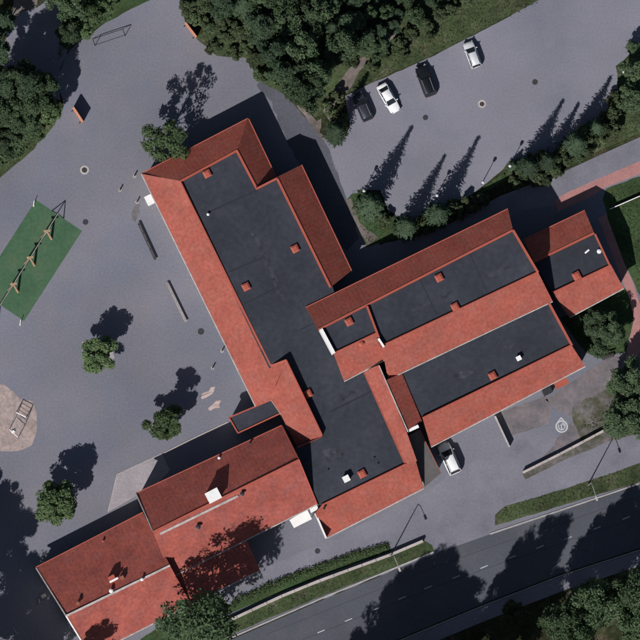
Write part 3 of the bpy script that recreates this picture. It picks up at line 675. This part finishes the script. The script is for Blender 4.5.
for x, y, r, h, k in [(14, 98, 16, 10, 'broadB'), (36, 102, 17, 11, 'broadB'), (50, 112, 12, 8, 'broadA'), (20, 124, 17, 8, 'broadB'), (3, 142, 14, 7, 'broadB'), (42, 86, 14, 11, 'broadB'), (-6, 112, 17, 11, 'broadB'), (74, 8, 15, 8, 'broadB'), (92, 14, 13, 6, 'broadA'), (70, 31, 12, 7, 'broadB'), (103, 2, 12, 5, 'broadA'), (2, 22, 12, 9, 'pine'), (-8, 50, 16, 11, 'pine'), (18, 76, 16, 13, 'broadB'), (84, 30, 10, 5, 'broadA'), (36, 128, 11, 5, 'broadA'), (60, -4, 14, 9, 'broadB'), (4, 84, 15, 12, 'pine'), (28, 84, 14, 14, 'pine')]:
    tree(k, x, y, r, h, LL[k], 'trees in the top left wood (' + {'broadB': 'leafy', 'broadA': 'light leafy', 'pine': 'pines'}[k] + ')')
# right edge
for x, y, r, h, lb in [(630, 98, 13, 7, 'leafy tree right of the parking lot below the white lamp'), (634, 72, 14, 7, 'leafy tree at the right edge behind the white lamp'), (634, 48, 8, 3.5, 'small leafy tree at the upper right edge of the parking lot'),
                       (592, 322, 14, 6, 'dark leafy tree against the east end of the south wing'), (611, 331, 14, 6, 'dark leafy tree beside the red path'), (600, 346, 11, 4.5, 'dark leafy tree directly behind the dark bench'),
                       (630, 382, 19, 9, 'large dark tree at the right edge below the red path end'), (627, 419, 22, 10, 'large dark tree overhanging the end of the low retaining wall'), (650, 404, 24, 11, 'large dark tree cut by the right edge of the photo')]:
    tree('broadB', x, y, r, h, lb)
# south of the road
for x, y, r, h, k, lb in [(590, 606, 25, 21, 'big', 'broad leafy tree across the road, standing nearest the far pavement'), (628, 594, 25, 20, 'big', 'leafy tree across the road at the lower right edge of the photo'), (562, 620, 20, 20, 'big', 'leafy tree across the road on the left of the broad one'), (514, 614, 12, 9, 'broadB', 'small leafy tree across the road, standing apart furthest left'),
                          (640, 622, 20, 20, 'big', 'leafy tree across the road in the lower right corner of the photo'), (578, 638, 20, 20, 'big', 'leafy tree across the road behind the broad one at the lower edge')]:
    tree(k, x, y, r, h, lb, 'trees across the road')
for x, y, r, h, k in [(377, 696, 17, 27, 'big'), (352, 712, 18, 28, 'big'), (366, 690, 18, 22, 'big'), (388, 706, 18, 25, 'big'), (420, 690, 16, 20, 'big'), (322, 742, 18, 28, 'big'), (402, 694, 16, 22, 'big'), (392, 664, 14, 14, 'broadB'), (424, 668, 15, 13, 'broadB'), (405, 720, 18, 22, 'big'), (432, 700, 16, 17, 'big'),
                      (458, 684, 15, 27, 'big'), (478, 672, 16, 24, 'big'), (493, 664, 17, 27, 'big'), (480, 690, 18, 22, 'big'), (512, 670, 16, 18, 'big'), (665, 610, 22, 21, 'big'), (655, 585, 18, 15, 'broadB'),
                      (-30, 615, 23, 19, 'big'), (-16, 660, 23, 18, 'big'), (8, 690, 22, 17, 'big'), (-32, 570, 18, 15, 'broadB'), (72, 690, 17, 19, 'broadB'), (-36, 520, 16, 10, 'broadB'), (30, 680, 16, 14, 'broadB')]:
    tree(k, x, y, r, h, 'tree beyond the lower edge of the photo whose shadow falls into it', 'trees beyond the lower edge', idx=1)
# undergrowth: leafy ground cover on verges and wood floor
def cover(name, polys, dens, m, size, hmax, seed):
    rng = np.random.default_rng(seed); allp = []
    for poly in polys:
        xs = [p[0] for p in poly]; ys = [p[1] for p in poly]; A_ = (max(xs) - min(xs)) * (max(ys) - min(ys)) * S * S
        c = rng.random((int(A_ * dens), 2)) * [max(xs) - min(xs), max(ys) - min(ys)] + [min(xs), min(ys)]
        for x, y in c:
            if inside(poly, x, y):
                p = P(x, y); allp.append((p.x, p.y, .02 + abs(rng.normal()) * hmax * .4))
    c = np.array(allp); n = len(c)
    v = leafcloud(n, rng, np.zeros((1, 3)), np.full((1, 3), .001), size, .9); v = v.reshape(n, 4, 3) + c[:, None, :]
    v[:, :, 2] = np.maximum(v[:, :, 2], .02)
    o = bpy.data.objects.new(name, quadmesh(name, v.reshape(-1, 3), M[m])); COL.objects.link(o)
    return tag(o, kind='stuff')
o = cover('undergrowth', [[(-10, 84), (40, 90), (60, 104), (20, 158), (-10, 172)], [(66, -5), (112, -5), (112, 18), (70, 46), (58, 60)], [(180, -5), (200, 30), (250, 50), (262, 80), (300, 96), (318, 90), (330, 60), (340, -5)]], 9, 'leafB', .3, .7, 1)
tag(o, 'low leafy undergrowth covering the ground under the woods', 'undergrowth')
o = cover('grass_tuft', [[(352, 86), (366, 84), (545, 0), (400, -5), (398, 36), (372, 62)], [(505, 170), (615, 110), (640, 60), (640, 130), (563, 165)], [(350, 195), (380, 192), (400, 222), (367, 245)], [(495, 522), (505, 507), (640, 464), (640, 481)], [(224, 636), (284, 598), (430, 545), (320, 596)], [(605, 195), (640, 180), (640, 290)], [(225, 611), (300, 573), (388, 545), (388, 550), (300, 582)], [(576, 428), (640, 380), (640, 428)], [(0, 178), (60, 112), (40, 120)]], 10, 'leafD', .16, .18, 2)
tag(o, 'tufts of grass on the verges and lawns', 'grass')

# ------------------------------------------------------------------ cars
def loft(sections):
    mb = MB(); n = len(sections[0]); vs = [p for s_ in sections for p in s_]; fs = []
    for i in range(len(sections) - 1):
        for j in range(n): fs.append((i * n + j, i * n + (j + 1) % n, (i + 1) * n + (j + 1) % n, (i + 1) * n + j))
    fs.append(tuple(range(n))[::-1]); fs.append(tuple(range((len(sections) - 1) * n, len(sections) * n)))
    return mb.add(vs, fs)
def car(label, px, heading, paint, L=4.5, Wd=1.8, Ht=1.45, style='sedan', roofpaint=None):
    p = P(*px); p.z = .012; rz = ang((0, 0), heading)
    t_ = thing('parked_car', label, 'car', p, rz, 'parked cars'); B = Vector((0, 0, 0))
    def bp(name, mb, m, par=t_, sm=False): o_ = MB.build(mb, name, M[m], None, None, sm); o_.parent = par; return o_
    hw = Wd / 2
    hood, belt = (.78, .90) if style == 'sedan' else (.92, 1.02)
    # front is +x
    if style == 'sedan': prof = [(-.5, .70, .80), (-.485, .86, .88), (-.42, .93, .94), (-.28, belt, 1), (.05, belt, 1), (.2, hood + .08, .99), (.36, hood, .95), (.455, hood - .1, .86), (.495, hood - .24, .74), (.5, .5, .68)]
    else: prof = [(-.5, .85, .82), (-.49, .98, .9), (-.44, belt, .95), (-.28, belt, 1), (.05, belt, 1), (.22, hood + .06, .99), (.38, hood - .02, .95), (.46, hood - .12, .87), (.495, hood - .3, .76), (.5, .55, .70)]
    secs = []
    for x, zt, wf in prof:
        w_ = hw * wf; X = x * L
        secs.append([(X, -w_ * .93, .22), (X, -w_, .34), (X, -w_, zt * .72), (X, -w_ * .95, zt - .07), (X, -w_ * .82, zt), (X, 0, zt + .025), (X, w_ * .82, zt), (X, w_ * .95, zt - .07), (X, w_, zt * .72), (X, w_, .34), (X, w_ * .93, .22)])
    bp('body', loft(secs), paint, sm=True)
    # greenhouse
    if style == 'sedan': xb0, xb1, xt0, xt1 = -.40, .22, -.24, .06
    else: xb0, xb1, xt0, xt1 = -.485, .25, -.40, .07
    xb0, xb1, xt0, xt1 = [q * L for q in (xb0, xb1, xt0, xt1)]; wb, wt = hw * .90, hw * .70; zb, zt = belt - .03, Ht - .06
    g = MB(); g.prism([(xt0, -wt, zt), (xt1, -wt, zt), (xt1, wt, zt), (xt0, wt, zt)], [(xb0, -wb, zb), (xb1, -wb * .95, zb), (xb1, wb * .95, zb), (xb0, wb, zb)]); bp('cabin_glass', g, 'glass')
    rs = []
    for f_, dz in ((0, -.03), (.06, .02), (.5, .065), (.94, .035), (1, -.01)):
        X = xt0 - .06 + (xt1 - xt0 + .10) * f_; w_ = wt * (1.03 if 0 < f_ < 1 else .96)
        rs.append([(X, -w_, zt - .02), (X, -w_ * .93, zt + dz * .8), (X, 0, zt + dz), (X, w_ * .93, zt + dz * .8), (X, w_, zt - .02), (X, 0, zt - .04)])
    bp('roof_panel', loft(rs), roofpaint or paint, sm=True)
    for s_ in (-1, 1):
        for xa, xz in ((xb1, xt1), (xb0, xt0), ((xb0 + xb1) / 2, (xt0 + xt1) / 2)):
            pl = MB(); pl.tube((xa, s_ * wb * .96, zb + .02), (xz, s_ * wt, zt), .045, .04, 6); bp('pillar', pl, paint)
        mi = MB(); mi.box((xb1 - .25, s_ * (hw + .09), belt + .04), (.14, .2, .14)); bp('mirror', mi, paint)
        hl = MB(); hl.box((L * .465, s_ * hw * .66, hood - .16), (.22, .34, .12), -s_ * .5); bp('headlight', hl, 'lampclear')
        tl = MB(); tl.box((-L * .492, s_ * hw * .68, belt - .16), (.08, .3, .16), s_ * .2); bp('tail_light', tl, 'lampred')
        for fx in (-.30, .31):
            wh = MB(); wh.tube((fx * L, s_ * (hw - .22), .32), (fx * L, s_ * (hw - .005), .32), .32, .32, 18); wo = bp('wheel', wh, 'rubber')
            ri = MB(); ri.tube((fx * L, s_ * (hw - .03), .32), (fx * L, s_ * (hw + .008), .32), .2, .17, 12); bp('rim', ri, 'rim', wo)
    ra = MB()
    if style != 'sedan':
        for s_ in (-1, 1): ra = MB(); ra.tube((xt0 + .1, s_ * wt * .9, zt + .08), (xt1 - .15, s_ * wt * .9, zt + .08), .03, .03, 6); bp('roof_rail', ra, 'steel')
    return t_
hd = (17, 30)
car('white saloon car parked nose out at the top of the parking lot', (388.5, 98.5), hd, 'carwhite', 4.75, 1.82, 1.42)
car('black estate car parked between the white saloon and the silver hatchback', (425.5, 81), (-11, -30), 'carblack', 4.9, 1.95, 1.62, 'suv')
car('silver hatchback parked highest in the parking lot against the grass', (472, 55), (-10, -27), 'carsilver', 4.1, 1.75, 1.5, 'suv')
car('dark car hidden in the shadow of the lone spruce', (362.5, 107), (-12, -28), 'cardark', 4.5, 1.8, 1.48, 'suv')
car('large white car with dark windscreen parked on the driveway below the south wing', (449, 458.5), (-13, -29), 'carwhite', 5.0, 2.05, 1.9, 'suv')

# ------------------------------------------------------------------ yard furniture
# swing frame on the turf
sw = thing('swing_set', 'long swing frame with tan legs standing across the green turf', 'swing set', P(28, 262), 0)
b0, b1 = P(-8, 318, 2.45), P(58, 213.5, 2.45)
MB().tube(b0, b1, .07, .07, 8).build('beam', M['greywood'], sw)
d = (b1 - b0).normalized(); nrm = Vector((d.y, -d.x, 0))
def foot(p, s_, o=1.05): q = p + nrm * s_ * o; q.z = 0; return q
for px_, mm in (((58, 213.5), 'darkmetal'), ((47, 231), 'tanwood'), ((30, 257.5), 'tanwood'), ((13.5, 284), 'tanwood'), ((-7, 317), 'darkmetal')):
    p = P(*px_, 2.45)
    if mm != 'tanwood':
        for s_ in (-1, 1): MB().tube(foot(p, s_), p, .08, .06, 7).build('leg', M[mm], sw)
    else:
        for ox, oy in ((-5.0, 6.5), (4.6, 8.0)): q = P(px_[0] + ox, px_[1] + oy, 0); MB().tube(q, p + (p - q).normalized() * .15, .19, .14, 7).build('leg', M[mm], sw)
    if mm == 'tanwood': MB().box((p.x, p.y, 2.56), (1.0, .34, .09), .15).build('top_board', M['tanwood'], sw)
for f_ in (.17, .30, .42, .52, .66, .76, .90):
    p = b0.lerp(b1, f_); m2 = MB()
    s0 = MB().box((p.x, p.y, .55), (.5, .22, .07), math.atan2(d.y, d.x)).build('swing_seat', M['rubber'], sw)
    for s_ in (-1, 1): m2.tube(p + d * .22 * s_ + Vector((0, 0, 0)), (p.x + d.x * .22 * s_, p.y + d.y * .22 * s_, .56), .02, .02, 5)
    m2.build('chain', M['darkmetal'], s0)
# turf corner posts
for px_, lb in (((33.5, 206), 'short white leaning post at the upper corner of the turf'), ((20, 325), 'short white leaning post at the lower corner of the turf')):
    p = P(*px_); t_ = thing('corner_post', lb, 'post', p)
    MB().tube((p.x, p.y, 0), (p.x + .1, p.y + .75, 1.0), .06, .05, 8).build('shaft', M['white'], t_); MB().disc((p.x, p.y, 0), .14, .05, 10).build('foot', M['concrete'], t_)
# climbing frame on sand
cf = thing('climbing_frame', 'dark climbing frame of posts and bars on the tan sand patch', 'climbing frame', P(17, 425))
posts = [P(9, 430), P(18, 438), P(16, 413), P(26, 418)]; hh_ = 2.35
for p in posts: MB().tube((p.x, p.y, 0), (p.x, p.y, hh_), .06, .05, 8).build('post', M['darkmetal'], cf)
for i, j in ((0, 1), (2, 3), (0, 2), (1, 3)):
    a_, b_ = posts[i], posts[j]; MB().tube((a_.x, a_.y, hh_ - .03), (b_.x, b_.y, hh_ - .03), .05, .05, 8).build('top_bar', M['steel'], cf)
for k in range(1, 5):
    a_ = posts[0].lerp(posts[2], k / 5); b_ = posts[1].lerp(posts[3], k / 5); MB().tube((a_.x, a_.y, hh_ - .05), (b_.x, b_.y, hh_ - .05), .03, .03, 6).build('rung', M['steel'], cf)
p = P(13, 432); MB().box((p.x, p.y, .35), (.5, .4, .06), .5).build('step', M['white'], cf)
# football goal
gl = thing('football_goal', 'thin framed football goal at the top left of the yard', 'goal', P(109, 43))
ga, gb = P(95, 46), P(125, 36); dv = (gb - ga).normalized(); bk = Vector((-dv.y, dv.x, 0)) * 1.1
for q in (ga, gb):
    MB().tube((q.x, q.y, 0), (q.x, q.y, 2.0), .05, .05, 8).build('post', M['darkmetal'], gl)
    MB().tube((q.x, q.y, 2.0), (q.x + bk.x, q.y + bk.y, .05), .035, .035, 6).build('stay', M['darkmetal'], gl)
    MB().tube((q.x, q.y, .04), (q.x + bk.x, q.y + bk.y, .04), .035, .035, 6).build('ground_bar', M['darkmetal'], gl)
MB().tube((ga.x, ga.y, 2), (gb.x, gb.y, 2), .05, .05, 8).build('crossbar', M['darkmetal'], gl)
MB().tube(ga + bk + Vector((0, 0, .05)), gb + bk + Vector((0, 0, .05)), .035, .035, 6).build('back_bar', M['darkmetal'], gl)
# orange boards
for (a_, b_), lb, h in ((((73, 108.5), (82.5, 123)), 'orange bounce board standing alone in the upper left yard, long dark shadow', 2.35), (((185, 23.5), (196, 38)), 'orange bounce board at the edge of the wood', 1.6)):
    A_, B_ = P(*a_), P(*b_); mid = (A_ + B_) / 2; t_ = thing('bounce_board', lb, 'board', mid, 0, 'orange boards in the yard')
    A2, B2 = A_.copy(), B_.copy(); A2.z = B2.z = h / 2 + .05; MB().beam(A2, B2, .22, h - .1).build('panel', M['orange'], t_)
    dd = (B_ - A_).normalized(); nn = Vector((dd.y, -dd.x, 0))
    A3, B3 = A_ - nn * 0, B_; MB().beam(Vector((A3.x, A3.y, h + .06)), Vector((B3.x, B3.y, h + .06)), .30, .1).build('cap', M['orange'], t_)
    for q in (A_.lerp(B_, .1), A_.lerp(B_, .9)): MB().box((q.x, q.y, .04), (.9, .14, .08), math.atan2(nn.y, nn.x)).build('foot', M['darkmetal'], t_)
# benches beside the west eave
for (a_, b_), mm, lb in ((((138.5, 223), (155.5, 260)), 'darkwood', 'long dark bench beside the upper west eave of the L-shaped wing'), (((167, 283), (186, 322)), 'greywood', 'long pale bench beside the middle of the west eave of the L-shaped wing')):
    A_, B_ = P(*a_), P(*b_); t_ = thing('yard_bench', lb, 'bench', (A_ + B_) / 2, 0, 'benches along the west wing')
    dd = (B_ - A_).normalized(); nn = Vector((dd.y, -dd.x, 0))
    for s_ in (-.11, .11):
        A2, B2 = A_ + nn * s_, B_ + nn * s_; A2.z = B2.z = .47; MB().beam(A2, B2, .17, .06).build('plank', M[mm], t_)
    for f_ in (.05, .28, .5, .72, .95):
        q = A_.lerp(B_, f_); MB().box((q.x, q.y, .22), (.34, .1, .44), math.atan2(nn.y, nn.x)).build('leg', M['darkmetal'], t_)
# manholes
def manhole(px, r, lb, ring=False):
    p = P(*px); p.z = .012; t_ = thing('manhole_cover', lb, 'manhole cover', p, 0, 'manhole covers')
    MB().disc((p.x, p.y, .006), r, .02, 18).build('lid', M['iron'], t_)
    if ring: MB().ring((p.x, p.y, .005), r + .01, r + .28, .012, 24).build('collar', M['concrete'], t_)
    else: MB().ring((p.x, p.y, .005), r + .01, r + .07, .014, 20).build('collar', M['iron'], t_)
manhole((482, 104), .34, 'manhole with pale ring in the middle of the parking lot', True)
manhole((535, 82), .36, 'dark manhole nearest the right end of the parking lot')
manhole((425.5, 117.5), .34, 'dark manhole below the black parked car')
manhole((84.5, 170), .40, 'manhole with pale ring in the yard above the turf', True)
manhole((201, 331.5), .42, 'dark manhole just below the pale bench')
manhole((317.5, 551), .34, 'dark manhole on the driveway below the flat-roofed wing')
manhole((226, 610), .3, 'dark manhole at the foot of the large street tree')
manhole((85.5, 222), .36, 'dark manhole beside the right corner of the turf')
# bollards
for px_, lb in (((120, 190), 'short bollard with pale base in the yard'), ((134.5, 176), 'short dark bollard left of the wing corner'), ((212.5, 368), 'short bollard beside the shadow of the yard tree'), ((137, 202), 'short dark bollard beside the white porch'), ((222, 351), 'thin dark bollard close under the west eave')):
    p = P(*px_); t_ = thing('bollard', lb, 'bollard', p, 0, 'bollards in the yard')
    MB().disc((p.x, p.y, 0), .26, .06, 14).build('base', M['concrete'], t_); MB().tube((p.x, p.y, .05), (p.x, p.y, .85), .11, .1, 10).build('shaft', M['darkmetal'], t_); MB().sphere((p.x, p.y, .86), .12, 10, 6).build('head', M['darkmetal'], t_)
# globe lamps
for px_, lb in (((364, 191), 'white globe lamp beside the tall corner spruce'), ((437, 195.5), 'white globe lamp above the right spruce of the pair'), ((483, 182.5), 'white globe lamp near the upper end of the north wing'), ((510, 166), 'white globe lamp at the start of the spruce row'), ((624, 72), 'white globe lamp at the right edge of the parking lot')):
    h = 4.3; p = P(*px_, h); t_ = thing('globe_lamp', lb, 'lamp', (p.x, p.y, 0), 0, 'globe lamps round the parking lot')
    MB().tube((p.x, p.y, 0), (p.x, p.y, h - .2), .07, .045, 8).build('pole', M['darkmetal'], t_); MB().disc((p.x, p.y, h - .26), .18, .1, 10).build('collar', M['darkmetal'], t_); MB().sphere((p.x, p.y, h + .1), .25, 14, 9).build('lamp_globe', M['globe'], t_)
# street lamps
for base_, tip, h, lb in (((390.5, 556), (395, 567), 9.2, 'grey street lamp at the low wall beside the hedge strip'), ((588, 485), (593, 501), 8.6, 'pale street lamp on the grass strip further right along the road')):
    p = P(*base_); q = P(*tip); t_ = thing('street_lamp', lb, 'lamp', p, 0, 'street lamps along the road')
    MB().tube((p.x, p.y, 0), (p.x, p.y, h - .4), .10, .06, 10).build('pole', M['steel'], t_)
    dq = Vector((q.x - p.x, q.y - p.y, 0)); dq = dq.normalized() * 2.1
    MB().tube((p.x, p.y, h - .42), (p.x + dq.x * .25, p.y + dq.y * .25, h - .08), .06, .05, 8).tube((p.x + dq.x * .25, p.y + dq.y * .25, h - .08), (p.x + dq.x, p.y + dq.y, h), .05, .045, 8).build('arm', M['steel'], t_)
    MB().box((p.x + dq.x * 1.15, p.y + dq.y * 1.15, h), (.75, .32, .14), math.atan2(dq.y, dq.x), .8).build('lamp_head', M['gutter'], t_)
# low walls
def lowwall(pts, h, lb, wd=.3, capw=.42, cm='concrete'):
    w3 = [P(*q, h) for q in pts]; mid = (w3[0] + w3[-1]) / 2; mid.z = 0
    t_ = thing('low_wall', lb, 'wall', mid); m1, m2 = MB(), MB()
    for i in range(len(w3) - 1):
        a_, b_ = w3[i].copy(), w3[i + 1].copy(); a_.z = b_.z = (h - .1) / 2; m1.beam(a_, b_, wd, h - .1)
        n_ = max(1, int((b_ - a_).length / 2.0))
        for k in range(n_):
            c_, e_ = a_.lerp(b_, k / n_ + .004), a_.lerp(b_, (k + 1) / n_ - .004); c_.z = e_.z = h - .05 + (k % 3) * .004
            MB().beam(c_, e_, capw, .1).build('coping_stone', M[cm], t_)
    m1.build('wall_body', M['pad'], t_)
lowwall([(222, 624), (282, 596), (320, 580.5), (390, 555), (423, 541)], .95, 'low pale wall with a hedge strip behind it along the left length of the road')
lowwall([(523, 472.5), (560, 454), (607, 429)], 1.0, 'low pale retaining wall on the right below the white painted circle', .3, .36)
lowwall([(610, 209), (640, 196), (690, 176)], .9, 'thin pale wall on the right running off beside the red path', .1, .13, 'white')
# hedge strip behind the road wall
def hedge(px, h, lb, seed, m='leafD'):
    rng = np.random.default_rng(seed); cs = []
    for i in range(len(px) - 1):
        a_, b_ = P(*px[i]), P(*px[i + 1]); L_ = (b_ - a_).length
        for k in range(int(L_ / .35)):
            q = a_.lerp(b_, k / int(L_ / .35)); cs.append((q.x + rng.normal() * .12, q.y + rng.normal() * .12, h * .55))
    cs = np.array(cs); mid = cs.mean(0); mid[2] = 0; v = leafcloud(len(cs) * 80, rng, cs - mid, np.tile([[.62, .62, h * .48]], (len(cs), 1)), .15, .5)
    t_ = thing('hedge', lb, 'hedge', mid); part('foliage', quadmesh('foliage', v, M[m]), t_)
    m1 = MB()
    for c_ in cs[::6]: m1.tube((c_[0], c_[1], 0), (c_[0] + .05, c_[1], h * .7), .03, .015, 5)
    m1.build('stem', M['bark'], t_)
hedge([(232, 604), (282, 581), (320, 567), (388, 545.5)], .7, 'clipped green hedge strip behind the low wall beside the road', 3, 'leafY')
# slatted screen at the south wing
t_ = thing('slatted_fence', 'short slatted wooden screen with pale top rail jutting out from the south wing eave', 'fence', P(503, 431))
A_, B_ = P(494.5, 416.5), P(509, 447.5); n_ = 5
for k in range(n_ + 1): q = A_.lerp(B_, k / n_); MB().box((q.x, q.y, .62), (.1, .1, 1.24), RZ).build('post', M['darkwood'], t_)
a_, b_ = A_.copy(), B_.copy(); a_.z = b_.z = 1.29; MB().beam(a_, b_, .26, .07).build('top_rail', M['gutter'], t_)
for k in range(7):
    a_, b_ = A_.copy(), B_.copy(); a_.z = b_.z = .14 + k * .165; MB().beam(a_, b_, .035, .12).build('slat', M['darkwood'], t_)
# park bench by the east trees
p = P(608, 357); t_ = thing('park_bench', 'dark bench in front of the dark trees near the lower end of the red path', 'bench', p, 0); rz = ang((597, 360), (618, 353))
ux = Vector((math.cos(rz), math.sin(rz), 0)); uy = Vector((-math.sin(rz), math.cos(rz), 0))
for k in (-1, 0, 1): q = p + uy * k * .17; MB().box((q.x, q.y, .46), (1.9, .14, .05), rz).build('seat_slat', M['darkwood'], t_)
q = p + uy * .32; MB().box((q.x, q.y, .8), (1.9, .06, .35), rz).build('backrest', M['darkwood'], t_)
for s_ in (-1, 1): q = p + ux * s_ * .75; MB().box((q.x, q.y, .22), (.08, .5, .44), rz).build('leg', M['darkmetal'], t_)
# white box beside the gabled house
p = P(43.5, 596); t_ = thing('utility_box', 'small white box at the end wall of the gabled house', 'box', p)
MB().box((p.x, p.y, .42), (.7, .45, .84), RZ).build('casing', M['white'], t_); MB().box((p.x, p.y, .87), (.76, .5, .05), RZ).build('lid', M['gutter'], t_)
p = P(39, 601); t_ = thing('concrete_block', 'pale block on the asphalt left of the white box', 'block', p)
MB().box((p.x, p.y, .16), (.3, .7, .32), .2, .9).build('block_body', M['concrete'], t_); MB().box((p.x, p.y, .335), (.2, .55, .03), .2).build('block_top', M['pad'], t_)
# round bed under the lone yard tree
sheet('planting_bed', [(82, 342), (96, 338), (112, 344), (114, 358), (102, 370), (88, 368), (82, 356)], .008, M['pad'], .1, 61)
print('objects', len(bpy.data.objects))
